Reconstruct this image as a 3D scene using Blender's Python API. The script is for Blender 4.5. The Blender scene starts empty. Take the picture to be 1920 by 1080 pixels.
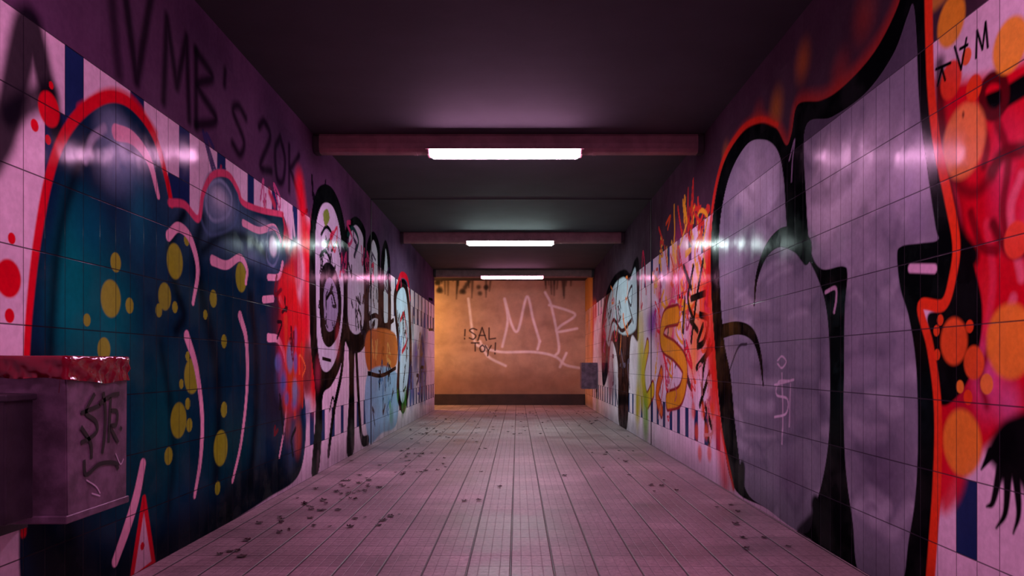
import bpy, bmesh, math, random
import numpy as np
random.seed(7); np.random.seed(7)
F=1440.0; VX,VY=970.0,683.0; CH=0.9
XL,XR,ZC=1.64,1.50,2.75
YEND,YB=15.2,17.0
TH=0.2575; TW=0.1175
OL,OR=0.035,0.079
sc=bpy.context.scene
try:
    sc.view_settings.view_transform='Standard'
    sc.view_settings.look='None'
except Exception: pass

def c(r,g,b):
    a=np.array([r,g,b],float)/255
    return np.where(a<=0.04045,a/12.92,((a+0.055)/1.055)**2.4)

# ---------------------------------------------------------------- painter
def catmull(pts,n=8,closed=False):
    P=[np.array(p,float) for p in pts]
    if len(P)<3: return np.array(P)
    out=[]
    N=len(P)
    rng=range(N) if closed else range(N-1)
    for i in rng:
        p1=P[i]; p2=P[(i+1)%N]
        p0=P[i-1] if (closed or i>0) else 2*p1-p2
        p3=P[(i+2)%N] if (closed or i+2<N) else 2*p2-p1
        for k in range(n):
            t=k/n
            out.append(0.5*((2*p1)+(-p0+p2)*t+(2*p0-5*p1+4*p2-p3)*t*t+(-p0+3*p1-3*p2+p3)*t**3))
    if not closed: out.append(P[-1])
    return np.array(out)

class Surf:
    """a wall surface painted in its own metric coordinates (u along wall, z up)"""
    def __init__(s,us,zs,conv,base):
        s.us=us; s.zs=zs; s.conv=conv
        s.U,s.Z=np.meshgrid(us,zs)
        s.C=np.ones(s.U.shape+(3,))*base
    def pts(s,pl): return np.array([s.conv(*p) for p in pl])
    def _sl(s,u0,u1,z0,z1):
        a=np.searchsorted(s.us,u0); b=np.searchsorted(s.us,u1)
        d=np.searchsorted(s.zs,z0); e=np.searchsorted(s.zs,z1)
        return a,b,d,e
    def _poly(s,P,W,soft,bb,closed=False):
        a,b,d,e=bb
        D=np.full((e-d,b-a),9.0)
        n=len(P)
        for i in range(n if closed else n-1):
            p=P[i]; q=P[(i+1)%n]; w=max(W[i],W[(i+1)%n])/2+soft
            a2,b2,d2,e2=s._sl(min(p[0],q[0])-w,max(p[0],q[0])+w,min(p[1],q[1])-w,max(p[1],q[1])+w)
            a2=max(a,a2);b2=min(b,b2);d2=max(d,d2);e2=min(e,e2)
            if a2>=b2 or d2>=e2: continue
            U=s.U[d2:e2,a2:b2]; Z=s.Z[d2:e2,a2:b2]
            v=q-p; L=float(v@v)+1e-12
            t=np.clip(((U-p[0])*v[0]+(Z-p[1])*v[1])/L,0,1)
            dd=np.hypot(U-p[0]-t*v[0],Z-p[1]-t*v[1])-(W[i]*(1-t)+W[(i+1)%n]*t)/2
            S=D[d2-d:e2-d,a2-a:b2-a]
            np.minimum(S,dd,out=S)
        return D
    def _mix(s,bb,A,col):
        a,b,d,e=bb
        R=s.C[d:e,a:b]
        R+= (col-R)*A[...,None]
    def stroke(s,pl,w,col,soft=0.003,a=1,smooth=True,closed=False,metric=False,clip=None):
        P=np.array(pl,float) if metric else s.pts(pl)
        W=np.interp(np.linspace(0,1,len(P)),np.linspace(0,1,len(w)),w) if isinstance(w,(tuple,list)) else np.full(len(P),w)
        PW=np.column_stack([P,W])
        if smooth: PW=catmull(PW,8,closed)
        P=PW[:,:2]; W=np.maximum(PW[:,2],0.001)
        m=W.max()/2+soft
        bb=s._sl(P[:,0].min()-m,P[:,0].max()+m,P[:,1].min()-m,P[:,1].max()+m)
        if bb[0]>=bb[1] or bb[2]>=bb[3]: return
        D=s._poly(P,W,soft,bb,closed)
        A=np.clip(0.5-D/(2*soft),0,1); A=A*A*(3-2*A)*a
        if clip is not None: A=A*clip[bb[2]:bb[3],bb[0]:bb[1]]
        s._mix(bb,A,col)
    def fill(s,pl,col,soft=0.003,a=1,smooth=True,metric=False,clip=None):
        P=np.array(pl,float) if metric else s.pts(pl)
        if smooth: P=catmull(P,8,True)
        bb=s._sl(P[:,0].min()-soft,P[:,0].max()+soft,P[:,1].min()-soft,P[:,1].max()+soft)
        a0,b0,d0,e0=bb
        if a0>=b0 or d0>=e0: return None
        U=s.U[d0:e0,a0:b0]; Z=s.Z[d0:e0,a0:b0]
        ins=np.zeros(U.shape,bool)
        n=len(P)
        for i in range(n):
            p=P[i];q=P[(i+1)%n]
            if p[1]==q[1]: continue
            r0=np.searchsorted(s.zs[d0:e0],min(p[1],q[1])); r1=np.searchsorted(s.zs[d0:e0],max(p[1],q[1]))
            if r0>=r1: continue
            zz=s.zs[d0:e0][r0:r1]
            xi=p[0]+(zz-p[1])/(q[1]-p[1])*(q[0]-p[0])
            ins[r0:r1]^=(U[r0:r1]<xi[:,None])
        D=s._poly(P,np.zeros(n),soft,bb,True); D=np.minimum(D,soft*2)
        sd=np.where(ins,D,-D)
        A=np.clip(0.5+sd/(2*soft),0,1); A=A*A*(3-2*A)
        full=np.zeros(s.U.shape); full[d0:e0,a0:b0]=A
        A=A*a
        if clip is not None: A=A*clip[d0:e0,a0:b0]
        s._mix(bb,A,col)
        return full
    def blob(s,cx,cy,ru,rz,col,a=1,hard=0.0,clip=None,metric=False):
        p=(cx,cy) if metric else s.conv(cx,cy)
        bb=s._sl(p[0]-ru,p[0]+ru,p[1]-rz,p[1]+rz)
        a0,b0,d0,e0=bb
        if a0>=b0 or d0>=e0: return
        U=s.U[d0:e0,a0:b0]; Z=s.Z[d0:e0,a0:b0]
        r=np.hypot((U-p[0])/ru,(Z-p[1])/rz)
        A=np.clip((1-r)/(1-hard),0,1); A=A*A*(3-2*A)*a
        if clip is not None: A=A*clip[d0:e0,a0:b0]
        s._mix(bb,A,col)
    def dot(s,cx,cy,rpx,col,a=1,hard=0.9,clip=None):
        p=s.conv(cx,cy); q=s.conv(cx,cy+rpx); r=abs(p[1]-q[1])
        s.blob(p[0],p[1],r,r,col,a,hard,clip,True)

def build_grid(name,us,zs,C,to3d,mat,flip=False):
    nu,nz=len(us),len(zs)
    U,Z=np.meshgrid(us,zs)
    co=to3d(U.ravel(),Z.ravel()).astype(np.float32)
    idx=np.arange(nu*nz).reshape(nz,nu)
    q=np.stack([idx[:-1,:-1],idx[:-1,1:],idx[1:,1:],idx[1:,:-1]],-1).reshape(-1,4)
    if flip: q=q[:,::-1]
    me=bpy.data.meshes.new(name)
    me.vertices.add(len(co)); me.vertices.foreach_set('co',co.ravel())
    me.loops.add(q.size); me.loops.foreach_set('vertex_index',q.ravel().astype(np.int32))
    me.polygons.add(len(q)); me.polygons.foreach_set('loop_start',np.arange(0,q.size,4,dtype=np.int32))
    try: me.polygons.foreach_set('loop_total',np.full(len(q),4,np.int32))
    except Exception: pass
    me.update(calc_edges=True)
    at=me.color_attributes.new('paint','FLOAT_COLOR','POINT')
    rgba=np.ones((nu*nz,4),np.float32); rgba[:,:3]=np.clip(C.reshape(-1,3),0,1)
    at.data.foreach_set('color',rgba.ravel())
    ob=bpy.data.objects.new(name,me); sc.collection.objects.link(ob)
    me.materials.append(mat)
    return ob

# ---------------------------------------------------------------- node helpers
def newmat(name):
    m=bpy.data.materials.new(name); m.use_nodes=True
    nt=m.node_tree; b=nt.nodes['Principled BSDF']
    return m,nt,b
def math_(nt,op,a,b=None,cc=None):
    n=nt.nodes.new('ShaderNodeMath'); n.operation=op
    for i,v in enumerate((a,b,cc)):
        if v is None: continue
        if isinstance(v,(int,float)): n.inputs[i].default_value=v
        else: nt.links.new(v,n.inputs[i])
    return n.outputs[0]
def mixc(nt,fac,a,b,mode='MIX'):
    n=nt.nodes.new('ShaderNodeMix'); n.data_type='RGBA'; n.blend_type=mode
    for s,v in ((n.inputs[0],fac),(n.inputs[6],a),(n.inputs[7],b)):
        if isinstance(v,(int,float)): s.default_value=v
        elif isinstance(v,(tuple,list,np.ndarray)): s.default_value=(float(v[0]),float(v[1]),float(v[2]),1)
        else: nt.links.new(v,s)
    return n.outputs[2]
def maprange(nt,v,a,b,c0=0.0,c1=1.0,smooth=True):
    n=nt.nodes.new('ShaderNodeMapRange')
    if smooth: n.interpolation_type='SMOOTHSTEP'
    nt.links.new(v,n.inputs[0])
    for i,x in enumerate((a,b,c0,c1)): n.inputs[i+1].default_value=x
    return n.outputs[0]
def noise(nt,vec,scale,detail=4,rough=0.6):
    n=nt.nodes.new('ShaderNodeTexNoise'); nt.links.new(vec,n.inputs['Vector'])
    n.inputs['Scale'].default_value=scale; n.inputs['Detail'].default_value=detail; n.inputs['Roughness'].default_value=rough
    return n.outputs['Fac']
def pos(nt):
    g=nt.nodes.new('ShaderNodeNewGeometry'); s=nt.nodes.new('ShaderNodeSeparateXYZ')
    nt.links.new(g.outputs['Position'],s.inputs[0])
    return g.outputs['Position'],s.outputs
def bump(nt,b,h,strength,dist):
    n=nt.nodes.new('ShaderNodeBump'); n.inputs['Strength'].default_value=strength; n.inputs['Distance'].default_value=dist
    nt.links.new(h,n.inputs['Height']); nt.links.new(n.outputs[0],b.inputs['Normal'])

def wallmat(name,off,r0,r1,spec,gcol,gfac):
    m,nt,b=newmat(name)
    P,xyz=pos(nt)
    at=nt.nodes.new('ShaderNodeAttribute'); at.attribute_name='paint'
    u=math_(nt,'DIVIDE',math_(nt,'ADD',xyz[1],off),TW)
    v=math_(nt,'DIVIDE',xyz[2],TH)
    du=math_(nt,'MULTIPLY',math_(nt,'PINGPONG',u,0.5),TW)
    dv=math_(nt,'MULTIPLY',math_(nt,'PINGPONG',v,0.5),TH)
    d=math_(nt,'MINIMUM',math_(nt,'MULTIPLY',du,1.25),dv)
    tile=math_(nt,'LESS_THAN',xyz[2],TH*8+0.002)
    gr=math_(nt,'MULTIPLY',maprange(nt,d,0.0014,0.0032,1,0),tile)
    cmb=nt.nodes.new('ShaderNodeCombineXYZ')
    nt.links.new(math_(nt,'FLOOR',u),cmb.inputs[0]); nt.links.new(math_(nt,'FLOOR',v),cmb.inputs[1])
    wn=nt.nodes.new('ShaderNodeTexWhiteNoise'); nt.links.new(cmb.outputs[0],wn.inputs['Vector'])
    tone=math_(nt,'MULTIPLY_ADD',wn.outputs['Value'],0.12,0.92)
    n1=noise(nt,P,2.2,6,0.65); n2=noise(nt,P,38,3,0.6); n3=noise(nt,P,3.4,4,0.6)
    dirt=math_(nt,'MULTIPLY',maprange(nt,n1,0.3,0.65,0.84,1.05),maprange(nt,n2,0.3,0.7,0.93,1.05))
    low_shade=maprange(nt,xyz[2],0.0,0.28,0.55,1.0)  # wall foot darkened in the colour to stand in for occlusion
    tone=math_(nt,'MULTIPLY',math_(nt,'MULTIPLY',tone,dirt),low_shade)
    cc=nt.nodes.new('ShaderNodeCombineXYZ')
    for i in range(3): nt.links.new(tone,cc.inputs[i])
    col=mixc(nt,1.0,at.outputs['Color'],cc.outputs[0],'MULTIPLY')
    col=mixc(nt,math_(nt,'MULTIPLY',gr,gfac),col,gcol)
    nt.links.new(col,b.inputs['Base Color'])
    rt=maprange(nt,n1,0.3,0.7,r0,r1)
    ro=nt.nodes.new('ShaderNodeMix'); ro.data_type='FLOAT'
    nt.links.new(tile,ro.inputs[0]); ro.inputs[2].default_value=0.8; nt.links.new(rt,ro.inputs[3])
    nt.links.new(ro.outputs[0],b.inputs['Roughness'])
    # glossy glaze shows only where spray paint and dust are thin
    # (specular level falls with depth along the passage)
    dull=maprange(nt,xyz[1],2.6,4.6,1.0,.32)
    sp=math_(nt,'MULTIPLY',math_(nt,'MULTIPLY',dull,maprange(nt,n3,0.42,0.62,0.10,1.0)),math_(nt,'MULTIPLY_ADD',wn.outputs['Value'],.7*spec,.5*spec))
    nt.links.new(sp,b.inputs['Specular IOR Level'])
    b.inputs['IOR'].default_value=1.25
    fu=math_(nt,'FRACT',u)
    tl=math_(nt,'MULTIPLY',math_(nt,'SUBTRACT',wn.outputs['Value'],0.5),math_(nt,'MULTIPLY',fu,0.8))
    h=math_(nt,'ADD',math_(nt,'MULTIPLY',gr,-0.8),math_(nt,'ADD',tl,math_(nt,'MULTIPLY',noise(nt,P,5,2),0.4)))
    bump(nt,b,h,0.3,0.002)
    return m

def simple(name,col,rough=0.6,metal=0,var=0.15,scale=6,bmp=0.0):
    m,nt,b=newmat(name); P,_=pos(nt)
    n=noise(nt,P,scale,5)
    f=maprange(nt,n,0.3,0.7,1-var*2,1+var)
    cc=nt.nodes.new('ShaderNodeCombineXYZ')
    for i in range(3): nt.links.new(f,cc.inputs[i])
    nt.links.new(mixc(nt,1.0,col,cc.outputs[0],'MULTIPLY'),b.inputs['Base Color'])
    b.inputs['Roughness'].default_value=rough; b.inputs['Metallic'].default_value=metal
    if bmp: bump(nt,b,noise(nt,P,scale*8,4),0.4,bmp)
    return m
def emis(name,col,st):
    m,nt,b=newmat(name)
    b.inputs['Base Color'].default_value=(.9,.9,.9,1)
    b.inputs['Emission Color'].default_value=(*col,1); b.inputs['Emission Strength'].default_value=st
    return m

def mesh_ob(name,verts,faces,mat,parent=None,smooth=False):
    me=bpy.data.meshes.new(name); me.from_pydata([tuple(v) for v in verts],[],faces); me.update()
    ob=bpy.data.objects.new(name,me); sc.collection.objects.link(ob); me.materials.append(mat)
    if smooth:
        for p in me.polygons: p.use_smooth=True
    if parent: ob.parent=parent
    return ob
def box(name,x0,x1,y0,y1,z0,z1,mat,parent=None,bev=0):
    v=[(x,y,z) for x in (x0,x1) for y in (y0,y1) for z in (z0,z1)]
    f=[(0,1,3,2),(4,6,7,5),(0,4,5,1),(2,3,7,6),(0,2,6,4),(1,5,7,3)]
    ob=mesh_ob(name,v,f,mat,parent)
    if bev:
        md=ob.modifiers.new('bev','BEVEL'); md.width=bev; md.segments=3
    return ob
def empty(name,loc=(0,0,0)):
    e=bpy.data.objects.new(name,None); sc.collection.objects.link(e); e.empty_display_size=0.1
    return e

# ---------------------------------------------------------------- colours
BLK=c(4,6,10); WHT=c(232,230,234); RED=c(224,20,44); ORG=c(240,92,36); YEL=c(230,190,50)
OLIVE=c(166,190,40)

def grid_coords(X):
    y=[-3.0]
    while y[-1]<YB:
        Y=y[-1]
        if Y<1.2: st=0.08
        elif Y<2.2: st=0.012
        else: st=min(1.3*Y*Y/(F*X),0.022)
        y.append(Y+st)
    y[-1]=YB
    return np.array(y)
zs=np.linspace(0,ZC,1200)

def base_tiles(S,off,blue,conc):
    col=np.floor((S.U+off)/TW).astype(int); row=np.floor(S.Z/TH).astype(int)
    S.C[:]=c(240,226,238)
    S.C[S.Z>TH*8]=conc
    for (r,mod,k) in blue:
        S.C[(row==r)&(col%mod==k)]=c(32,56,104)
def smudge(S,n,ylo,yhi,zlo,zhi,cols,rr,a,seed,clip=None):
    R=random.Random(seed)
    for _ in range(n):
        r=R.uniform(*rr)
        S.blob(R.uniform(ylo,yhi),R.uniform(zlo,zhi),r,r*R.uniform(.6,1.8),cols[R.randrange(len(cols))],a*R.uniform(.4,1),R.uniform(0,.6),clip,True)
def scribble(S,n,ylo,yhi,zlo,zhi,cols,size,w,seed,clip=None):
    R=random.Random(seed)
    for _ in range(n):
        y,z=R.uniform(ylo,yhi),R.uniform(zlo,zhi); s=R.uniform(*size)
        p=[(y+R.uniform(-s,s),z+R.uniform(-s,s)*1.2) for _ in range(R.randrange(3,6))]
        S.stroke(p,R.uniform(*w),cols[R.randrange(len(cols))],0.004,0.95,metric=True,clip=clip)

FONT={
'V':[[(0,1),(.5,0),(1,1)]],
'M':[[(0,0),(.12,1),(.5,.3),(.88,1),(1,0)]],
'B':[[(0,0),(0,1)],[(0,1),(.8,.85),(.1,.55),(1,.3),(0,0)]],
'R':[[(0,0),(0,1)],[(0,1),(.85,.85),(.8,.6),(.1,.5),(1,0)]],
'S':[[(1,.88),(.45,1),(.05,.78),(.85,.35),(.55,0),(0,.12)]],
'2':[[(0,.8),(.4,1),(.9,.78),(.1,0),(1,.05)]],
'O':[[(.5,1),(0,.6),(.2,0),(.8,.05),(1,.6),(.5,1)]],
'K':[[(0,0),(0,1)],[(.9,1),(.1,.5),(1,0)]],
'A':[[(0,0),(.5,1),(1,0)],[(.15,.38),(.85,.38)]],
'L':[[(0,1),(0,0),(1,.08)]],
'T':[[(0,1),(1,1)],[(.5,1),(.5,0)]],
'Y':[[(0,1),(.5,.5),(1,1)],[(.5,.5),(.4,0)]],
'!':[[(.5,1),(.45,.35)],[(.42,.1),(.43,.02)]],
"'":[[(.5,1),(.4,.75)]],
}
ROUND=set('BRS2O')
def letter(S,ch,u0,u1,z0,z1,w,col,soft=0.004,a=1,clip=None):
    for st in FONT[ch]:
        S.stroke([(u0+(u1-u0)*p[0],z0+(z1-z0)*p[1]) for p in st],w,col,soft,a,smooth=(ch in ROUND),metric=True,clip=clip)

# ================================================================ LEFT WALL
usL=grid_coords(XL)
convL=lambda px,py:(F*XL/(VX-px),CH+(VY-py)*XL/(VX-px))
L=Surf(usL,zs,convL,WHT)
base_tiles(L,OL,[(7,4,0),(6,4,3),(6,4,0),(1,3,1)],c(96,70,100))
for k in range(14):
    r_=random.Random(k); L.blob(r_.uniform(2.5,14),r_.uniform(2.1,2.7),r_.uniform(.3,.9),.3,c(58,44,68),.6,0,(L.Z>TH*8).astype(float),True)
L.stroke([(-12,300),(8,250),(28,160),(52,55),(66,75),(84,150),(100,215),(108,262)],(.10,.13,.15,.12,.11,.08),c(14,12,24),0.03,0.95)
L.stroke([(18,215),(60,190),(95,175)],.09,c(14,12,24),0.03,0.9)
for (x,y,r) in [(16,522,40),(22,447,12),(18,592,15),(65,235,13),(92,205,36),(90,262,10),(96,160,8)]:
    L.dot(x,y,r,c(232,10,40),1,.82)
scribble(L,12,3.9,5.3,1.75,2.04,[c(190,40,80),c(60,60,110),c(200,90,140)],(.06,.14),(.015,.03),3)
sil=[(50,670),(56,560),(70,450),(90,340),(116,262),(155,208),(205,181),(248,197),(288,252),(310,325),(322,382),(348,388),(372,410),(381,360),(402,326),(432,332),(456,378),(492,392),(530,402),(546,470),(556,560),(566,690),(574,800),(560,890),(500,935),(400,1000),(285,1075),(200,1150),(90,1180),(40,1100),(40,900)]
M=L.fill(sil,c(14,50,76),0.008)
for (x,y,ru,rz,col,a) in [
 (140,540,.26,.50,c(8,146,138),.95),(200,600,.40,.45,c(10,128,124),.9),(150,760,.35,.35,c(8,104,104),.85),(230,300,.30,.22,c(124,168,196),.8),
 (280,430,.4,.35,c(28,84,106),.8),(215,250,.2,.15,c(156,190,212),.7),(410,400,.9,.38,c(96,140,162),.8),(300,800,.5,.6,c(8,92,92),.85),
 (430,640,1.0,.7,c(12,58,72),.8),(130,1040,.4,.35,c(8,18,28),.92),(88,330,.12,.5,c(12,36,76),.8),(430,840,.8,.4,c(8,72,72),.8),(500,470,.6,.22,c(90,130,160),.7),
 (250,920,.5,.3,c(8,66,72),.8),(520,740,.5,.5,c(46,34,44),.7),(262,400,.14,.3,c(24,114,130),.7),(530,600,.4,.35,c(110,40,44),.8),(170,420,.2,.2,c(14,108,126),.7)]:
    L.blob(x,y,ru,rz,col,a,0.0,M)  # letter colours; the pale blue-grey ones at the top include painted sheen
DK=c(6,18,30)
L.stroke([(150,1080),(110,900),(95,700),(100,560),(112,440),(140,330),(170,260)],.05,DK,.03,.8,clip=M)
L.stroke([(345,400),(330,430),(318,470),(330,540),(345,590),(330,620)],.06,DK,.03,.9,clip=M)
L.stroke([(380,410),(368,470),(380,560),(400,650),(410,760),(405,900)],.10,DK,.05,.85,clip=M)
L.stroke([(470,560),(480,660),(480,780),(470,900)],.10,DK,.05,.85,clip=M)
L.stroke([(300,640),(320,760),(325,860),(315,960)],.05,DK,.04,.7,clip=M)
L.stroke([(380,470),(420,440),(470,450),(500,480)],.06,DK,.03,.85,clip=M)
L.stroke([(535,520),(545,640),(545,760),(538,860)],.14,c(10,12,20),.05,.85,clip=M)
L.stroke([(425,1000),(440,920),(520,880)],.2,c(8,16,22),.1,.7,clip=M)
L.stroke([(60,700),(58,850),(70,980),(110,1080)],.16,c(8,16,28),.06,.85,clip=M)
L.stroke([(140,1100),(300,1040),(460,945),(560,885)],.24,c(6,14,22),.12,.8,clip=M)
L.stroke([(196,240),(172,262),(160,300)],.035,c(190,200,216),.012,.8,clip=M)
L.blob(412,378,.30,.15,c(170,196,214),.9,0,M); L.blob(412,370,.16,.08,c(210,226,232),.8,0,M)
L.stroke([(386,372),(396,345),(416,340),(434,368),(428,402),(404,414),(390,400)],.022,c(150,184,206),.010,.8,closed=True)
L.stroke([(376,386),(390,330),(420,322),(446,365),(440,420),(400,440),(382,425)],.02,c(90,130,160),.012,.6,closed=True)
L.blob(240,262,.16,.07,c(190,196,212),.5,0,M)  # pale spot paints the first ceiling light's reflection
L.blob(500,425,.3,.06,c(170,190,206),.7,0,M); L.blob(470,480,.2,.07,c(120,160,180),.6,0,M)
for (x,y,r) in [(208,560,38),(217,492,20),(243,573,16),(163,600,13),(195,655,24),(328,490,36),(309,556,28),(298,582,14),(328,576,12),
  (335,788,36),(355,797,14),(316,855,18),(360,705,36),(352,757,12),(414,840,36),(420,768,16),(452,520,30),(340,720,10),(352,668,10),(408,915,14),(400,560,18),(420,640,14),(385,590,10),(350,450,12)]:
    L.dot(x,y,r,OLIVE,.85,.86,M)
L.stroke([(44,1000),(46,820),(50,660),(58,550),(70,450),(90,340),(116,262),(155,208),(205,181),(248,197),(288,252),(310,325),(322,382)],(.03,.035,.045,.05,.045,.04),c(232,16,44),.006)
L.stroke([(150,205),(205,174),(250,190),(292,250)],.045,c(232,16,44),.012,.7)
PK=c(246,190,208)
L.stroke([(318,380),(346,384),(372,410),(381,362),(400,328),(428,328),(446,356),(456,380),(490,394),(530,402)],.040,c(234,92,128),.006)
L.stroke([(530,402),(534,430),(530,460)],.03,c(214,50,84),.01)
for pl,w in [([(218,248),(250,260),(280,302),(297,368)],(.07,.06,.05,.03)),
 ([(316,442),(335,426),(357,448),(371,505),(362,568)],(.055,.05,.05,.03)),
 ([(350,630),(368,690),(379,780),(376,860),(365,930)],(.06,.045,.045,.03)),
 ([(268,870),(256,930),(238,990),(216,1052)],(.05,.06,.06,.05)),
 ([(398,488),(425,497),(450,483),(463,505),(461,530)],(.06,.05,.04,.035)),
 ([(450,592),(462,640),(463,730),(452,830),(436,902)],(.06,.05,.04,.03)),
 ([(456,418),(486,432),(514,426),(526,450)],.045),([(503,520),(523,518),(530,494)],.045),
 ([(503,633),(524,640),(537,690),(536,780),(524,856)],(.06,.05,.04,.03)),([(494,562),(512,560)],.05),([(525,560),(538,585)],.05)]:
    L.stroke(pl,w,PK,.004)
L.blob(512,462,.10,.085,c(224,236,242),.9,.6,M)  # white oval is a painted reflection of the second ceiling light
L.stroke([(500,470),(504,430),(520,432),(524,470),(514,498),(502,490)],.02,c(120,150,180),.008,.8,closed=True)
L.blob(522,680,.1,.08,c(70,130,190),.85,.5); L.blob(548,590,.1,.1,c(80,140,200),.8,.5)
L.fill([(270,938),(288,1046),(282,1062),(246,1090)],c(240,205,218),.004,smooth=False)
L.stroke([(270,935),(246,1090),(288,1056)],.035,c(228,24,48),.004,smooth=False,closed=True)
L.dot(267,1024,8,c(228,24,48))
TX=c(12,8,20)
for ch,u0,u1,z0,z1,w in [('V',3.16,3.46,2.12,2.62,.06),('M',3.56,3.84,2.12,2.52,.055),('B',3.92,4.18,2.12,2.5,.055),("'",4.26,4.36,2.22,2.55,.05),('S',4.42,4.64,2.14,2.42,.05),
   ('2',4.88,5.12,2.17,2.47,.055),('O',5.2,5.42,2.17,2.47,.055),('K',5.52,5.8,2.15,2.47,.055)]:
    letter(L,ch,u0,u1,z0,z1,w,TX,.024,.85)
L.stroke([(3.05,2.72),(3.12,2.3),(3.16,2.1)],.07,TX,.03,.7,metric=True)
scribble(L,5,5.9,6.8,2.1,2.45,[TX],(.08,.18),(.03,.05),5)
smudge(L,30,5.45,6.2,.7,1.95,[c(228,16,40),c(214,24,40),c(232,60,40),c(236,40,80)],(.1,.3),.95,11)
smudge(L,14,5.3,6.0,.25,.9,[c(206,84,40),c(110,60,60),c(60,100,150)],(.1,.25),.8,12)
L.stroke([(562,345),(568,400),(575,500),(573,610)],.20,c(234,20,44),.08,.9)
L.stroke([(546,520),(553,600),(560,690)],.2,c(222,56,40),.1,.9)
L.fill([(520,540),(540,500),(560,560),(572,640),(560,700),(545,640),(532,600)],c(230,30,40),.04,.9)
for x,y0,y1 in [(536,600,690),(552,690,780),(566,650,760),(544,640,700)]:
    L.stroke([(x,y0),(x+1,y1)],(.08,.04),c(214,70,44),.015,.9)
smudge(L,8,5.2,5.9,.5,1.1,[c(60,120,190),c(80,160,200)],(.05,.12),.9,13)
L.stroke([(548,400),(552,440)],.04,WHT,.01); L.stroke([(505,360),(515,385)],.05,c(200,60,90),.02)
scribble(L,9,5.2,6.1,.3,1.5,[c(20,20,30),c(120,20,40),c(240,120,60)],(.05,.14),(.02,.035),14)
# big black outlined letter
L.fill([(582,640),(580,520),(583,410),(597,352),(622,352),(642,400),(652,480),(652,600),(640,680),(622,722),(606,740),(604,800),(598,880),(584,888),(592,760)],BLK,.006)
L.fill([(593,560),(591,470),(594,415),(606,382),(624,388),(637,430),(643,500),(643,590),(633,660),(618,694),(603,690),(595,640)],c(206,216,224),.006)
L.fill([(600,600),(600,520),(612,492),(630,508),(640,560),(636,620),(620,650),(606,640)],BLK,.005)
L.fill([(608,590),(608,540),(618,520),(630,540),(634,580),(626,615),(614,620)],c(150,156,176),.005)
L.stroke([(612,560),(622,548),(630,575)],.04,BLK); L.stroke([(602,440),(612,425),(622,440),(612,460)],.035,BLK); L.stroke([(622,470),(632,455),(638,480)],.035,BLK)
L.stroke([(600,480),(610,470),(620,490)],.03,BLK); L.stroke([(605,672),(620,676)],.03,BLK)
L.fill([(606,400),(614,392),(618,410),(610,424)],c(120,160,60),.006)
scribble(L,20,6.35,6.95,1.25,1.95,[BLK],(.05,.09),(.02,.03),21)
L.stroke([(645,640),(640,700),(626,770),(616,850)],.09,BLK,.006)
L.fill([(652,600),(660,560),(667,600),(664,700),(664,838),(650,848),(655,720)],BLK,.006)
L.stroke([(618,770),(624,745),(628,770),(622,800)],.03,BLK)
L.blob(633,640,.15,.25,c(210,70,84),.5); L.blob(596,700,.15,.2,c(190,60,90),.6)
def rtop(x0,x1,yt,yb,fillc):
    xm=(x0+x1)/2
    L.fill([(x0,yb),(x0,yt+45),(x0+3,yt+10),(xm,yt-6),(x1-3,yt+14),(x1,yt+50),(x1,yb)],BLK,.008)
    L.fill([(x0+6,yb-30),(x0+6,yt+60),(x0+8,yt+28),(xm,yt+10),(x1-6,yt+30),(x1-5,yt+64),(x1-5,yb-30)],fillc,.008)
rtop(648,686,412,640,c(206,218,226)); rtop(687,713,440,640,c(214,226,232)); rtop(714,732,456,630,c(206,216,226))
scribble(L,40,7.5,9.7,1.1,1.85,[BLK,BLK,c(40,44,60)],(.06,.16),(.03,.05),22)
L.stroke([(652,440),(662,428),(672,452),(664,480)],.05,c(20,70,60),.01)
L.fill([(690,622),(740,625),(744,680),(722,700),(690,694)],c(206,108,48),.02)
scribble(L,10,8.6,10,.85,1.1,[c(180,90,40),c(230,160,80)],(.06,.12),(.03,.06),23)
L.fill([(690,700),(744,700),(744,792),(716,812),(690,826)],c(150,190,224),.02)
scribble(L,14,8.6,10.2,.25,.85,[BLK,c(90,140,190),c(40,60,90)],(.08,.2),(.03,.05),24)
L.stroke([(668,660),(672,740),(678,820),(690,826)],.12,BLK,.01)
L.stroke([(690,598),(706,592),(722,610),(738,600)],.06,BLK); L.stroke([(690,700),(716,704),(742,690)],.05,BLK)
L.fill([(738,560),(748,528),(762,530),(770,590),(772,680),(766,740),(756,776),(744,740),(746,660)],BLK,.01)
L.fill([(743,570),(750,542),(760,546),(766,600),(767,680),(762,730),(755,756),(749,730),(750,650)],c(200,222,240),.01)
L.stroke([(744,540),(752,516),(764,524),(769,560)],.09,c(228,24,48),.01); L.stroke([(751,600),(758,590),(762,640),(754,660)],.07,c(210,40,60),.01)
scribble(L,8,10.6,11.6,.6,1.5,[BLK,c(60,120,200),c(80,160,90)],(.1,.25),(.04,.06),25)
smudge(L,16,11.8,13.8,.5,1.6,[c(44,56,124),c(66,88,170),c(30,34,74)],(.2,.5),.9,26)
scribble(L,14,11.8,14,.4,1.6,[BLK,c(90,90,180),c(170,210,220)],(.1,.3),(.04,.07),27)
smudge(L,8,9.6,11.8,.2,.5,[c(90,170,60),c(60,130,60)],(.08,.2),.8,28)
L.stroke([(804,560),(811,562),(811,618),(804,618)],.05,BLK,closed=True,smooth=False)
scribble(L,16,6.2,11,1.85,2.2,[c(210,40,80),c(60,30,70),c(190,60,110)],(.1,.2),(.03,.05),29)
for y in np.arange(6.3,15,.35):
    L.stroke([(y,.0),(y+.02,.16)],.05,c(150,130,140),.04,.4,metric=True)

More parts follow.
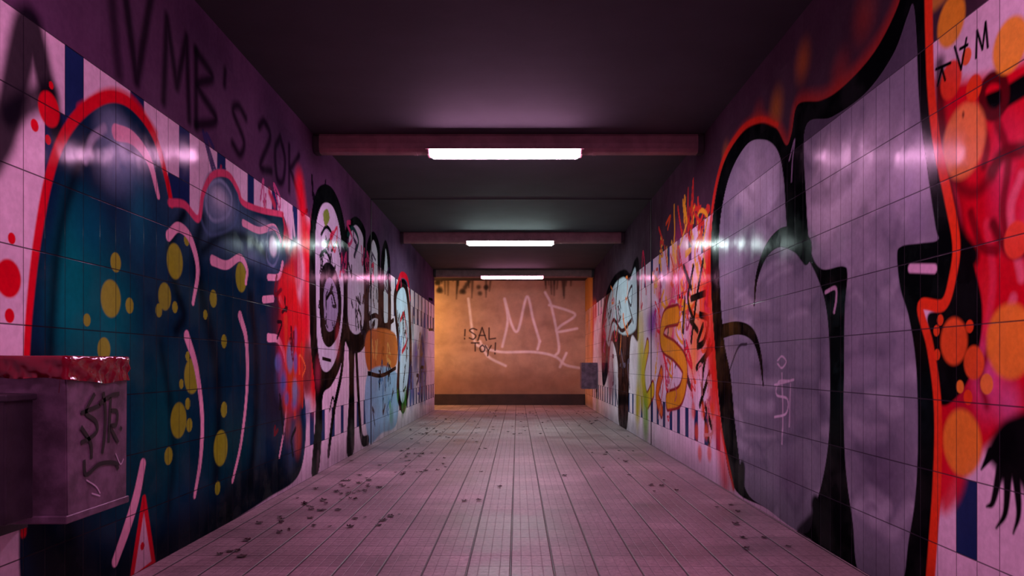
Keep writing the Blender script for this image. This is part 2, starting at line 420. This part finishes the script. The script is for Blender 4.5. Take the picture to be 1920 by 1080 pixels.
# ================================================================ RIGHT WALL
usR=grid_coords(XR)
convR=lambda px,py:(F*XR/(px-VX),CH+(VY-py)*XR/(px-VX))
R=Surf(usR,zs,convR,WHT)
base_tiles(R,OR,[(7,4,1),(1,3,1)],c(70,54,66))
bm_=(R.U<2.7)&(R.Z>TH*6)&(R.Z<TH*8); R.C[bm_]=c(236,226,234)
for (x,y,r,col,a) in [(1505,115,60,c(190,110,40),.6),(1455,205,60,c(200,130,40),.6),(1360,292,40,c(190,120,50),.6),(1620,30,80,c(180,70,40),.4),(1420,235,60,c(190,70,40),.5),(1575,140,70,c(180,60,40),.4)]:
    R.dot(x,y,r,col,a,0)
smudge(R,30,5.8,8.6,.9,1.95,[c(226,50,90),c(244,110,40),c(206,60,140),c(244,190,50),c(220,50,60)],(.15,.35),.75,41)
smudge(R,10,5.75,6.3,.5,1.8,[c(236,40,36),c(244,84,36)],(.12,.3),.9,42)
scribble(R,46,6.0,8.5,1.6,2.3,[c(240,190,50),c(244,206,80),c(224,90,40),c(214,60,50)],(.1,.2),(.03,.05),43)
scribble(R,44,6.0,8.4,.8,1.7,[c(230,30,60),c(160,30,90),c(24,14,30),c(230,80,130),c(244,184,40),c(240,100,40)],(.1,.22),(.025,.05),44)
# yellow / orange curly letters
for pl,col,w in [([(1270,590),(1246,600),(1242,640),(1266,660),(1284,690),(1276,740),(1252,752)],c(236,170,40),.16),
   ([(1214,650),(1206,700),(1212,750),(1224,730)],c(230,200,50),.16),([(1240,700),(1232,740),(1240,770)],c(240,120,40),.12)]:
    R.stroke(pl,w+.06,c(150,34,44),.01); R.stroke(pl,w,col,.01)
R.blob(1222,605,.5,.26,c(130,54,170),.9,.2)
for pl in [[(1300,500),(1290,560),(1300,600)],[(1318,490),(1306,560),(1296,640)],[(1312,590),(1328,600),(1320,640),(1308,650)],[(1296,560),(1322,550)],
   [(1330,640),(1318,700),(1318,760),(1330,830)],[(1306,690),(1336,650)],[(1330,700),(1312,760)],[(1322,760),(1334,800)],[(1308,640),(1318,610)],[(1294,600),(1308,620)],[(1284,560),(1280,620)],[(1282,500),(1296,540)]]:
    R.stroke(pl,.06,BLK,.006)
R.stroke([(1334,450),(1328,600),(1342,760),(1360,900)],.22,c(234,46,34),.12,.75)
for i in range(7): R.dot(1300+i*6,770+(i%3)*40,22,c(240,90,40),.7,.4)
R.fill([(1128,620),(1134,560),(1150,520),(1170,505),(1182,512),(1190,488),(1198,492),(1198,600),(1196,640),(1182,640),(1176,800),(1160,790),(1158,680),(1146,640),(1140,700),(1130,720)],BLK,.02)
R.fill([(1134,620),(1140,566),(1152,534),(1168,520),(1180,526),(1192,504),(1194,600),(1188,622),(1170,628),(1150,620),(1142,650)],c(190,206,218),.02)
R.stroke([(1160,520),(1155,570),(1160,630)],.07,BLK,.01); R.stroke([(1140,640),(1150,600),(1166,620),(1184,600)],.06,BLK,.01)
R.blob(1148,720,.8,.3,c(130,130,150),.8,.3)
scribble(R,10,10.2,13.4,.4,1.1,[BLK,c(90,80,100)],(.15,.3),(.04,.08),45)
smudge(R,9,8.8,9.8,.3,1.2,[c(210,190,50),c(130,180,60),c(234,120,40),c(170,80,190)],(.15,.35),.9,46)
smudge(R,14,12.0,16.5,.6,2.0,[c(220,60,40),c(236,120,40),c(190,50,70)],(.3,.6),.7,47)
scribble(R,20,8.8,14,1.2,2.0,[c(210,40,80),c(232,120,60),c(214,80,170),c(30,20,40)],(.15,.3),(.03,.05),48)
scribble(R,14,5.9,8.4,.35,.9,[c(220,150,140),c(190,90,110),c(226,60,60)],(.08,.2),(.02,.03),49)
# far right red field
MR=R.fill([(1752,150),(1800,150),(1870,135),(1960,90),(2150,30),(2600,-200),(2600,1200),(1990,1000),(1900,800),(1840,850),(1790,900),(1752,980)],c(222,10,40),.03,smooth=False)
for (x,y,ru,rz,col,a) in [(1880,330,.12,.3,c(232,60,108),.8),(1850,700,.14,.22,c(232,100,166),.85),(1900,520,.12,.2,c(210,10,34),.9),(1795,380,.08,.3,c(180,16,32),.8),
   (1905,260,.1,.12,c(240,50,86),.8),(1850,560,.07,.2,c(232,44,56),.8),(1800,740,.1,.15,c(180,30,66),.7),(1890,760,.1,.12,c(234,110,170),.8),(1930,430,.08,.2,c(242,80,120),.8)]:
    R.blob(x,y,ru,rz,col,a,0,MR)
for k,pl in enumerate([[(1870,230),(1890,300),(1880,400),(1900,470)],[(1915,330),(1895,400),(1915,520)],[(1850,420),(1862,520),(1850,620)],[(1820,400),(1840,460),(1868,470)],[(1900,560),(1880,620),(1860,660)],[(1780,330),(1795,390),(1800,440)],[(1835,220),(1850,270),(1845,310)]]):
    R.stroke(pl,.035,[c(120,6,26),c(246,120,140),c(240,60,90)][k%3],.012,.85,clip=MR)
R.fill([(1770,860),(1810,870),(1800,930),(1768,960)],c(228,20,50),.03,.9)
R.fill([(1792,455),(1815,470),(1832,520),(1842,580),(1836,650),(1812,720),(1775,760),(1756,740),(1744,640),(1740,590),(1775,570)],c(10,6,12),.008)
R.stroke([(1768,400),(1790,440),(1822,480)],.08,c(10,6,12),.02)
R.stroke([(1762,120),(1764,220),(1776,330),(1800,440)],.06,c(14,8,14),.025,.85)
R.stroke([(1760,200),(1772,300),(1800,350),(1830,360),(1860,330)],.04,c(120,10,28),.02,.8)
R.stroke([(1852,196),(1885,182),(1925,158),(1980,130)],.07,BLK,.01)
R.stroke([(1842,170),(1858,146),(1880,150),(1884,190),(1866,216),(1846,206)],.04,c(90,8,22),.01,closed=True)
R.stroke([(1860,320),(1880,290),(1915,280)],.05,c(120,10,30),.015); R.stroke([(1862,420),(1890,470),(1925,470)],.04,c(120,10,30),.015)
R.stroke([(1870,620),(1840,700),(1850,760)],.03,c(150,16,40),.02)
R.fill([(1850,850),(1872,800),(1905,778),(1960,770),(1990,860),(1950,960),(1905,900),(1880,905),(1868,880)],c(10,8,14),.02)
for p in [[(1875,880),(1862,940),(1850,950)],[(1890,890),(1885,960),(1868,990)],[(1905,890),(1910,960),(1900,1000)],[(1858,850),(1840,880)]]:
    R.stroke(p,(.04,.008),c(10,8,14),.006)
OS=c(252,160,54)
for (x,y,r,col) in [(1783,40,52,c(250,184,50)),(1893,85,58,c(250,184,50)),(1806,265,78,c(252,160,84)),(1783,150,40,c(246,76,44)),(1826,165,28,c(240,76,34)),(1812,106,18,c(246,116,44)),
   (1788,640,50,c(250,106,44)),(1803,830,70,OS),(1893,640,80,OS),(1826,680,36,c(250,106,44)),(1815,745,16,c(246,84,34)),(1757,665,12,c(246,84,34)),(1818,612,14,c(246,84,34)),(1850,720,22,c(248,154,60)),(1756,620,12,c(246,84,34)),
   (1800,725,14,OS),(1905,450,40,c(244,84,54)),(1763,600,12,c(246,84,34))]:
    R.dot(x,y,r,col,.97,.78)
R.blob(1806,215,.012,.02,c(90,16,30),.9)
for pl in [[(1758,160),(1766,128),(1772,150)],[(1755,130),(1782,118)],[(1790,88),(1802,130),(1812,72)],[(1800,92),(1814,84)],[(1830,108),(1832,58),(1842,92),(1848,42),(1852,88)]]:
    R.stroke(pl,.012,BLK,.003,smooth=False)
R.fill([(1745,20),(1790,-20),(1830,-60),(1745,-60)],c(246,184,60),.02,.6)
# black silhouette
SB=[(1375,912),(1352,790),(1341,660),(1333,530),(1336,410),(1355,312),(1390,250),(1425,230),(1455,240),(1474,272),(1484,250),(1496,196),(1540,188),(1580,163),(1636,102),(1680,20),(1705,-60),(1738,-60),(1740,60),(1744,170),(1754,270),(1775,370),(1790,455),(1784,520),(1768,568),(1728,574),(1744,650),(1755,760),(1753,900),(1740,1085),(1715,1130),(1600,1082),(1520,1012),(1440,955)]
R.stroke(SB[:18],.08,c(206,60,34),.05,.6)
R.fill(SB,BLK,.005)
B1=[(1358,640),(1350,540),(1349,430),(1366,336),(1398,274),(1430,262),(1456,280),(1469,332),(1476,430),(1490,458),(1510,478),(1534,524),(1550,584),(1556,680),(1555,800),(1546,880),(1528,950),(1508,1000),(1440,955),(1397,915),(1379,800),(1370,705)]
M1=R.fill(B1,c(138,148,158),.004)
B2=[(1510,240),(1560,220),(1622,176),(1674,104),(1702,30),(1712,10),(1718,70),(1724,200),(1740,330),(1754,425),(1758,450),(1725,456),(1690,462),(1682,480),(1688,540),(1704,595),(1717,680),(1721,800),(1717,920),(1704,1010),(1684,1100),(1612,1075),(1599,980),(1586,880),(1582,780),(1583,680),(1584,580),(1589,515),(1580,499),(1540,504),(1520,468),(1512,380)]
M2=R.fill(B2,c(142,150,162),.004)
MM=np.maximum(M1,M2)
for (x,y,ru,rz,col,a) in [(1410,330,.7,.4,c(236,250,252),.97),(1440,380,.4,.35,c(222,238,246),.85),(1380,480,.4,.3,c(168,180,192),.7),(1385,400,.15,.1,c(124,134,156),.7),
   (1560,380,.6,.32,c(236,250,252),.95),(1620,300,.45,.28,c(226,240,246),.9),(1700,340,.3,.25,c(206,216,234),.85),(1550,300,.25,.2,c(240,252,252),.7),(1600,480,.4,.2,c(190,200,212),.7),
   (1640,620,.5,.35,c(154,162,176),.7),(1480,560,.5,.3,c(154,162,174),.7),(1650,900,.4,.4,c(102,98,120),.8),(1470,780,.6,.3,c(116,118,134),.7),
   (1430,690,.3,.2,c(104,106,122),.7),(1600,700,.2,.4,c(164,168,184),.6),(1540,730,.1,.6,c(80,82,100),.6),(1480,900,.4,.25,c(106,102,122),.7),(1720,420,.1,.1,c(152,156,178),.6)]:
    R.blob(x,y,ru,rz,col,a,0,MM)  # pale upper blobs paint the lamp sheen into the silver colour
RR=random.Random(5)
for _ in range(120):
    x=RR.uniform(1360,1740); y=RR.uniform(260,980)
    k=(y-VY)/(x-VX); x2=x+RR.uniform(20,70)
    R.stroke([(x,y),((x+x2)/2,VY+((x+x2)/2-VX)*k*RR.uniform(.85,1.15)),(x2,VY+(x2-VX)*k*RR.uniform(.85,1.15))],RR.uniform(.02,.08),c(*( [212,222,232] if RR.random()<.5 else [76,80,100])),.025,.28,clip=MM)
up=M2*(R.Z>TH*8); R.C+= (c(64,58,78)-R.C)*(up*0.8)[...,None]
up=M1*(R.Z>TH*8); R.C+= (c(150,154,170)-R.C)*(up*0.6)[...,None]
R.stroke([(1414,572),(1419,520),(1436,472),(1462,446),(1492,450),(1512,470)],(.02,.06,.09,.13,.15),BLK,.004)
R.stroke([(1350,622),(1384,615),(1411,628),(1425,668),(1431,722)],(.11,.09,.08,.06,.02),BLK,.004)
R.stroke([(1366,700),(1384,652),(1400,645)],.02,BLK,.006,.8)
R.stroke([(1500,1005),(1540,960),(1562,900)],.10,BLK,.02,.9)
R.stroke([(1548,548),(1566,540),(1568,560),(1564,585)],(.02,.02,.02),c(210,190,210),.004)
R.stroke([(1480,300),(1490,262),(1486,300),(1484,340)],.012,c(170,160,185),.006)
R.stroke([(1707,503),(1752,504)],.035,c(232,206,226),.006)
WT=c(226,220,234)
R.stroke([(1458,676),(1466,668),(1474,678),(1466,690),(1458,682)],.012,WT,.004,.9)
R.stroke([(1478,714),(1460,716),(1456,740),(1476,748),(1474,775),(1452,782)],.014,WT,.004,.9)
R.stroke([(1466,700),(1468,780),(1466,832)],.014,WT,.004,.9); R.stroke([(1452,722),(1488,712)],.014,WT,.004,.9); R.stroke([(1482,720),(1480,800)],.012,WT,.004,.8)
for x,y0,y1 in [(1530,950,1010),(1570,985,1040),(1560,900,990),(1392,880,930),(1585,960,1040)]:
    R.stroke([(x,y0),(x+2,y1)],(.12,.03),BLK,.02)
R.stroke([(1740,-60),(1742,60),(1746,170),(1757,270),(1778,370),(1793,455),(1786,520),(1768,572),(1726,574),(1744,650),(1758,760),(1757,900),(1744,1090)],(.055,.05,.05,.045,.045,.05,.06),c(248,70,34),.005)
R.stroke([(1375,915),(1350,790),(1338,660),(1330,530),(1333,410),(1352,310),(1388,246),(1425,224),(1458,234)],(.04,.05,.05,.03),c(226,52,32),.012,.85)
R.fill([(YEND+.1,0),(YB,0),(YB,ZC),(YEND+.1,ZC)],c(224,160,70),.1,.7,False,True)  # orange glow of the sodium lamp painted into the wall end

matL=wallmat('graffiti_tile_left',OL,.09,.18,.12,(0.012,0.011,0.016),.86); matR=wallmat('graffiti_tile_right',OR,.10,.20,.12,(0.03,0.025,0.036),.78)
iL=np.searchsorted(usL,YEND)
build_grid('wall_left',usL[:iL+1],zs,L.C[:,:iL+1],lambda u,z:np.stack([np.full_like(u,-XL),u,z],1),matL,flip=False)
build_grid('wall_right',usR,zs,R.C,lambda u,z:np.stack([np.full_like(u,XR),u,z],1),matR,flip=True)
YE=float(usL[iL])

# ================================================================ BACK WALL
convB=lambda px,py:((px-VX)*YB/F,CH+(VY-py)*YB/F)
ub=np.linspace(-6,XR,900); zb=np.linspace(0,ZC,330)
B=Surf(ub,zb,convB,c(200,174,144))
RB=random.Random(3)
for _ in range(120):
    B.blob(RB.uniform(-3,1.5),RB.uniform(.2,2.7),RB.uniform(.1,.5),RB.uniform(.05,.4),c(*([172,146,120] if RB.random()<.5 else [212,190,158])),.4,0,None,True)
for _ in range(30):
    x=RB.uniform(815,925) if RB.random()<.7 else RB.uniform(1020,1090); l=RB.uniform(10,50)
    B.stroke([(x,505),(x+RB.uniform(-4,4),512+l)],(.08,.02),c(46,40,28),.03,.8)
for _ in range(18):
    B.dot(RB.choice([RB.uniform(860,880),RB.uniform(895,912),RB.uniform(818,830)]),RB.uniform(524,556),7,c(36,34,24),.8,.2)
SW=c(255,252,250)
for pl in [[(878,560),(890,640),(912,650)],[(942,650),(952,600),(946,560),(960,610),(972,618),(988,556),(1000,600),(1012,640)],[(1012,640),(1008,655)],
   [(1022,548),(1034,575),(1048,650),(1040,668)],[(1030,572),(1064,582),(1078,592),(1050,612),(1046,622),(1082,616)],[(905,652),(940,660),(1000,660),(1040,668),(1060,684),(1086,690)],[(900,640),(915,668),(948,686)],[(1050,688),(1062,662)]]:
    B.stroke(pl,.055,SW,.022,.95)
TC=c(40,12,16)
def Bl(ch,x0,x1,yt,yb): 
    a=convB(x0,yb); b=convB(x1,yt); letter(B,ch,a[0],b[0],a[1],b[1],.03,TC,.012,.95)
for ch,x0,x1,yt,yb in [('!',866,878,618,636),('S',880,894,616,636),('A',896,912,614,638),('L',917,929,615,636),('T',884,898,643,658),('O',900,909,647,659),('Y',910,921,648,667),('!',922,936,643,664)]:
    Bl(ch,x0,x1,yt,yb)
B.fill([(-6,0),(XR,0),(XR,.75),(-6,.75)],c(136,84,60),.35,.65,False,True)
mB,nt,b=newmat('back_wall_plaster'); P,_=pos(nt)
at=nt.nodes.new('ShaderNodeAttribute'); at.attribute_name='paint'
f=maprange(nt,noise(nt,P,3,6),.3,.7,.8,1.08); cc=nt.nodes.new('ShaderNodeCombineXYZ')
for i in range(3): nt.links.new(f,cc.inputs[i])
nt.links.new(mixc(nt,1.0,at.outputs['Color'],cc.outputs[0],'MULTIPLY'),b.inputs['Base Color'])
b.inputs['Roughness'].default_value=.8; bump(nt,b,noise(nt,P,60,4),.3,.004)
build_grid('wall_back',ub,zb,B.C,lambda u,z:np.stack([u,np.full_like(u,YB),z],1),mB)

# ================================================================ SHELL
mF,nt,b=newmat('floor_tiles'); P,xyz=pos(nt)
FT=.19
def lines(s,per,w0,w1,off=0.0):
    d=math_(nt,'MULTIPLY',math_(nt,'PINGPONG',math_(nt,'DIVIDE',math_(nt,'ADD',s,off),per),0.5),per)
    return maprange(nt,d,w0,w1,1,0)
bx=lines(xyz[0],FT,.003,.0065,.03); by=lines(xyz[1],FT,.002,.0045)
big=math_(nt,'MAXIMUM',bx,math_(nt,'MULTIPLY',by,.75))
small=math_(nt,'MAXIMUM',lines(xyz[0],FT/4,.001,.0028,.03),lines(xyz[1],FT/4,.001,.0028))
cmb=nt.nodes.new('ShaderNodeCombineXYZ')
nt.links.new(math_(nt,'FLOOR',math_(nt,'DIVIDE',math_(nt,'ADD',xyz[0],.03),FT)),cmb.inputs[0]); nt.links.new(math_(nt,'FLOOR',math_(nt,'DIVIDE',xyz[1],FT)),cmb.inputs[1])
wn=nt.nodes.new('ShaderNodeTexWhiteNoise'); nt.links.new(cmb.outputs[0],wn.inputs['Vector'])
n1=noise(nt,P,1.3,8,.72); n2=noise(nt,P,45,3,.7)
tone=math_(nt,'MULTIPLY',math_(nt,'MULTIPLY_ADD',wn.outputs['Value'],.2,.84),math_(nt,'MULTIPLY',maprange(nt,n1,.32,.68,.55,1.15),maprange(nt,n2,.3,.7,.72,1.15)))
cc=nt.nodes.new('ShaderNodeCombineXYZ')
for i in range(3): nt.links.new(tone,cc.inputs[i])
col=mixc(nt,1.0,c(166,148,148),cc.outputs[0],'MULTIPLY')
col=mixc(nt,math_(nt,'MULTIPLY',small,.25),col,(.03,.025,.03)); col=mixc(nt,math_(nt,'MULTIPLY',big,.85),col,(.015,.012,.016))
nt.links.new(col,b.inputs['Base Color']); nt.links.new(maprange(nt,n1,.3,.7,.36,.55),b.inputs['Roughness'])
b.inputs['Specular IOR Level'].default_value=.4
bump(nt,b,math_(nt,'ADD',math_(nt,'MULTIPLY',big,-1.0),math_(nt,'ADD',math_(nt,'MULTIPLY',small,-.4),math_(nt,'MULTIPLY',n2,.3))),.6,.004)
box('floor',-6,XR+.05,-3,YB+.05,-.2,0,mF)
mC=simple('ceiling_paint',c(54,56,62),.85,0,.08,2.5,.002)
box('ceiling',-6,XR+.05,-3,YB+.05,ZC,ZC+.2,mC)
mPl=simple('plaster',c(190,160,120),.8,0,.15,3,.002)
box('wall_side_passage',-6,-XL-.001,YE-.2,YE,0,ZC,mPl)
box('wall_passage_end',-6.2,-6,YE-.2,YB,0,ZC,mPl)
mBase=simple('dark_base',c(52,36,32),.6,0,.2,5)
box('baseboard_back',-6,XR-.002,YB-.05,YB-.002,0,.24,mBase,bev=.006)
mJ=simple('joint',c(22,20,26),.7)
box('trim_1',-XL+.001,XR-.001,8.585,8.605,ZC-.008,ZC,mJ)
box('trim_2',-XL+.0005,-XL+.006,8.585,8.605,0.001,ZC-.009,mJ)
box('trim_3',XR-.006,XR-.0005,8.585,8.605,0.001,ZC-.009,mJ)

# ================================================================ CEILING LIGHTS
mH=simple('housing_paint',c(150,112,114),.5,0,.12,9)
mCap=simple('end_cap',c(60,50,56),.5)
def prism(name,prof,x0,x1,mat,parent):
    n=len(prof); v=[(x,p[0],p[1]) for x in (x0,x1) for p in prof]
    f=[(i,(i+1)%n,n+(i+1)%n,n+i) for i in range(n)]+[tuple(range(n))[::-1],tuple(range(n,2*n))]
    o=mesh_ob(name,v,f,mat,parent)
    bm=bmesh.new(); bm.from_mesh(o.data); bmesh.ops.recalc_face_normals(bm,faces=bm.faces); bm.to_mesh(o.data); bm.free()
    return o
def lamp(Y,col,st,side):
    e=empty('ceiling_light')
    z1=ZC-.002; zb=2.600
    prof=[(Y-.055,z1),(Y-.066,z1-.02),(Y-.070,2.67),(Y-.066,2.63),(Y-.052,zb+.006),(Y-.03,zb),(Y+.03,zb),(Y+.052,zb+.006),(Y+.066,2.63),(Y+.070,2.67),(Y+.066,z1-.02),(Y+.055,z1)]
    xm=-.10
    prism('housing',prof,-XL+.02,XR-.02,mH,e)
    big=[(Y+(p[0]-Y)*1.06,min(ZC-.001,p[1]-.002)) for p in prof]
    for i,(a,b_) in enumerate([(-XL+.004,-XL+.05),(XR-.05,XR-.004),(xm-.74,xm-.71),(xm+.71,xm+.74)]):
        prism('bracket_%d'%(i+1),big,a,b_,mCap if i<2 else mH,e)
    rim=[(Y-.088,2.634),(Y-.090,2.622),(Y+.090,2.622),(Y+.088,2.634)]
    prism('rim',rim,xm-.635,xm+.635,mH,e)
    d=[(Y-.080,2.621),(Y-.078,2.612),(Y-.052,2.576),(Y-.04,2.572),(Y+.04,2.572),(Y+.052,2.576),(Y+.078,2.612),(Y+.080,2.621)]
    n=len(d); secs=[(-.605,0),(-.580,1),(.580,1),(.605,0)]
    v=[]
    for sx,full in secs:
        for p in d: v.append((xm+sx,Y+(p[0]-Y)*(1 if full else .9),2.621+(p[1]-2.621)*(1 if full else .7)))
    f=[]
    for k in range(3):
        for i in range(n): f.append((k*n+i,k*n+(i+1)%n,(k+1)*n+(i+1)%n,(k+1)*n+i))
    f+=[tuple(range(n))[::-1],tuple(range(3*n,4*n))]
    o=mesh_ob('diffuser',v,f,emis('tube_glow',col,st),e)
    o.data.materials.append(emis('diffuser_side',col,side))
    bm=bmesh.new(); bm.from_mesh(o.data); bmesh.ops.recalc_face_normals(bm,faces=bm.faces)
    for fc in bm.faces:
        if fc.normal.z>-.8: fc.material_index=1
    bm.to_mesh(o.data); bm.free()
    for i,(a,b_) in enumerate([(-.63,-.606),(.606,.63)]):
        box('end_%d'%i,xm+a,xm+b_,Y-.072,Y+.072,2.586,2.621,mH,e,bev=.008)
lamp(1.6,(1.0,.36,.70),88,56)
lamp(6.22,(1.0,.46,.82),90,56)
lamp(10.8,(.78,1.0,.98),105,34)
lamp(15.05,(1.0,.36,.64),50,24)
e=empty('ceiling_light')
box('housing',-3.3,-2.7,15.95,16.25,2.68,2.748,mCap,e,bev=.01)
box('lens',-3.26,-2.74,15.98,16.22,2.63,2.678,emis('sodium',(1.0,.48,.14),215),e,bev=.01)

# ================================================================ BINS
mM=simple('bin_metal',c(112,92,112),.42,.25,.25,12,.001)
mM2=simple('box_metal',c(50,44,54),.45,.35,.2,10,.001)
mRed,nt,b=newmat('red_liner'); P,_=pos(nt)
b.inputs['Base Color'].default_value=(*[float(x) for x in c(112,6,32)],1); b.inputs['Roughness'].default_value=.14
bump(nt,b,noise(nt,P,12,2),.4,.01)
mBk=simple('marker_black',c(10,10,14),.4); mWt=simple('scratch_white',c(180,172,186),.5)
def bin_(side,xw,xi,y0,y1,z0,z1,liner,tag):
    e=empty('trash_bin'); t=.012
    xa,xb=min(xw,xi),max(xw,xi)
    bm=bmesh.new()
    def ring(x0,x1,a,b,z): return [bm.verts.new(p) for p in ((x0,a,z),(x1,a,z),(x1,b,z),(x0,b,z))]
    o0=ring(xa,xb,y0+.006,y1-.006,z0+.0); o1=ring(xa,xb,y0,y1,z1)
    i1=ring(xa+t,xb-t,y0+t,y1-t,z1); i0=ring(xa+t,xb-t,y0+t,y1-t,z0+t)
    bm.faces.new(o0[::-1]); bm.faces.new(i0)
    for A,B_ in ((o0,o1),(o1,i1),(i1,i0)):
        for k in range(4): bm.faces.new((A[k],A[(k+1)%4],B_[(k+1)%4],B_[k]))
    bmesh.ops.bevel(bm,geom=[ed for ed in bm.edges],offset=.004,segments=2,affect='EDGES')
    bmesh.ops.recalc_face_normals(bm,faces=bm.faces)
    me=bpy.data.meshes.new('shell'); bm.to_mesh(me); bm.free()
    ob=bpy.data.objects.new('shell',me); sc.collection.objects.link(ob); ob.parent=e; me.materials.append(mM)
    box('bottom_lip',xa+.004,xb+(.004 if side<0 else 0),y0-.004,y1+.004,z0-.012,z0+.012,mM,e,bev=.004)
    box('bracket',xa if side<0 else xb-.004,(xa+.004) if side<0 else xb,y0+.08,y1-.08,z0-.08,z0-.012,mM2,e)
    if liner:
        rr=random.Random(9)
        def per(n):
            out=[]
            for i in range(n):
                t_=i/n*4; k=int(t_); f_=t_-k
                cs=[(xa,y0),(xb,y0),(xb,y1),(xa,y1)]
                p,q=cs[k],cs[(k+1)%4]; nx,ny=[(0,-1),(1,0),(0,1),(-1,0)][k]
                out.append((p[0]+(q[0]-p[0])*f_,p[1]+(q[1]-p[1])*f_,nx,ny))
            return out
        n=280; pp=per(n); v=[]
        rows=[(-.022,-.10,0),(-.014,-.012,.2),(-.006,.008,.2),(.003,.011,.2),(.008,.008,.4),(.009,-.004,1.2),(.008,-.018,1.8),(.0075,-.034,1.8),(.007,-.050,1.8),(.0075,-.066,1.8)]
        for (o_,dz,am) in rows:
            for i,(x,y,nx,ny) in enumerate(pp):
                w=am*(.0026*math.sin(i*.21+dz*110)+.002*math.sin(i*.47-dz*160)+.001*math.sin(i*1.1+dz*210))
                oo=o_+(max(-.004,w) if o_>0 else -abs(w))
                dd=dz+(.002*math.sin(i*.11)+.002*math.sin(i*.05+1))*am
                if dz<-.05 and o_>0: dd+=.012*math.sin(i*.035)+.003*math.sin(i*.15)
                xx=x+nx*oo
                if side<0: xx=max(xx,xa+.001)
                v.append((xx,y+ny*oo,z1+dd))
        f=[(r*n+i,r*n+(i+1)%n,(r+1)*n+(i+1)%n,(r+1)*n+i) for r in range(len(rows)-1) for i in range(n)]
        mesh_ob('bag_liner',v,f,mRed,e,True)
        N=14; v=[];f=[]
        for j in range(N+1):
            for i in range(N+1):
                a=i/N;b2=j/N
                v.append((xa+.015+(xb-xa-.03)*a,y0+.015+(y1-y0-.03)*b2,z1-.02-.1*math.sin(a*3.14)*math.sin(b2*3.14)+rr.uniform(-.006,.006)))
        for j in range(N):
            for i in range(N): k=j*(N+1)+i; f.append((k,k+1,k+N+2,k+N+1))
        mesh_ob('bag_inside',v,f,mRed,e,True)
    if tag:
        def rib(pl,w,mat):
            P_=catmull([(VX-p[0],p[1]) for p in pl],6)
            pts=[(F*abs(xi)/o_,CH+(VY-py)*abs(xi)/o_) for (o_,py) in P_]
            X=xi+.0035; v=[];f=[]
            for i,(y,z) in enumerate(pts):
                a=pts[max(0,i-1)];b2=pts[min(len(pts)-1,i+1)]
                dy,dz=b2[0]-a[0],b2[1]-a[1]; l=math.hypot(dy,dz)+1e-9
                v+=[(X,y-dz/l*w/2,z+dy/l*w/2),(X,y+dz/l*w/2,z-dy/l*w/2)]
                if i: k=2*i; f.append((k-2,k-1,k+1,k))
            mesh_ob('tag_stroke',v,f,mat,e)
        for pl in [[(176,738),(164,760),(160,775),(178,790),(180,808),(166,822),(150,830)],[(150,775),(186,760)],[(192,735),(196,770),(194,820),(190,850)],[(184,758),(206,742),(222,738)],
                   [(206,745),(204,790),(202,830)],[(206,770),(218,772),(216,796),(206,800),(220,830)],[(156,862),(160,890),(185,870),(214,868),(220,880)],[(150,800),(168,830),(170,860)],[(226,800),(224,806)]]:
            rib(pl,.014,mBk)
        for pl in [[(160,900),(178,912),(186,925)],[(215,850),(224,870),(230,860)],[(170,925),(186,930)]]: rib(pl,.005,mWt)
    return e
eb=bin_(-1,-XL+.004,-1.34,2.28,2.64,.437,.915,True,True)
bin_(1,XR-.004,1.20,14.35,14.7,.45,.93,False,False)
box('side_box_body',-XL+.004,-1.42,2.13,2.255,.45,.80,mM2,eb,bev=.006)
box('side_box_lid',-XL+.004,-1.412,2.122,2.262,.795,.815,mM2,eb,bev=.005)

# ================================================================ LEAVES
mLf=simple('dry_leaf',c(52,28,28),.7,0,.3,30)
rl=random.Random(4); v=[];f=[]
pos_=[]
for (cx,cy,sx,sy,n) in [(600,950,60,28,20),(670,910,50,22,18),(760,885,60,16,14),(760,850,50,12,16),(790,815,40,12,24),(700,985,60,30,8),(520,985,60,20,7),(640,860,30,8,6),(1010,800,90,12,20),
      (1150,860,80,40,12),(1420,970,60,30,9),(1250,900,60,30,8),(960,775,100,5,40),(860,830,60,25,16),(450,1040,50,20,5),(1400,1030,70,30,3),(1120,790,40,6,14),(900,910,80,40,5),(830,785,40,6,20)]:
    for _ in range(n): pos_.append((rl.gauss(cx,sx*.6),rl.gauss(cy,sy*.6)))
for (px,py) in pos_:
    py=max(py,766); Y=F*CH/(py-VY); X=(px-VX)*Y/F
    if not(-XL+.06<X<XR-.06) or Y<1.6 or Y>16.8: continue
    s=rl.uniform(.014,.030); an=rl.uniform(0,6.28); cu=rl.uniform(.15,.6); k0=len(v)
    lobes=[(0,-1),(.45,-.6),(.8,-.45),(.7,-.1),(.95,.3),(.6,.45),(.35,.7),(0,1.05),(-.35,.7),(-.6,.45),(-.95,.3),(-.7,-.1),(-.8,-.45),(-.45,-.6)]
    v.append((X,Y,.004))
    for (a,b2) in lobes:
        a*=rl.uniform(.75,1.1)
        x=a*s;y=b2*s; z=.004+cu*(x*x+y*y)/s*rl.uniform(.4,1.1)
        v.append((X+x*math.cos(an)-y*math.sin(an),Y+x*math.sin(an)+y*math.cos(an),z))
    n=len(lobes)
    for i in range(n): f.append((k0,k0+1+i,k0+1+(i+1)%n))
mesh_ob('fallen_leaves',v,f,mLf)

# ================================================================ WORLD / CAMERA
w=bpy.data.worlds.new('World'); sc.world=w; w.use_nodes=True
w.node_tree.nodes['Background'].inputs[0].default_value=(.18,.26,.5,1); w.node_tree.nodes['Background'].inputs[1].default_value=.12
cd=bpy.data.cameras.new('Camera'); cam=bpy.data.objects.new('Camera',cd); sc.collection.objects.link(cam)
cam.location=(0,0,CH); cam.rotation_euler=(math.pi/2,0,0)
cd.sensor_width=36; cd.lens=F/1920*36; cd.shift_x=-10/1920; cd.shift_y=143/1920; cd.clip_start=.02
sc.camera=cam
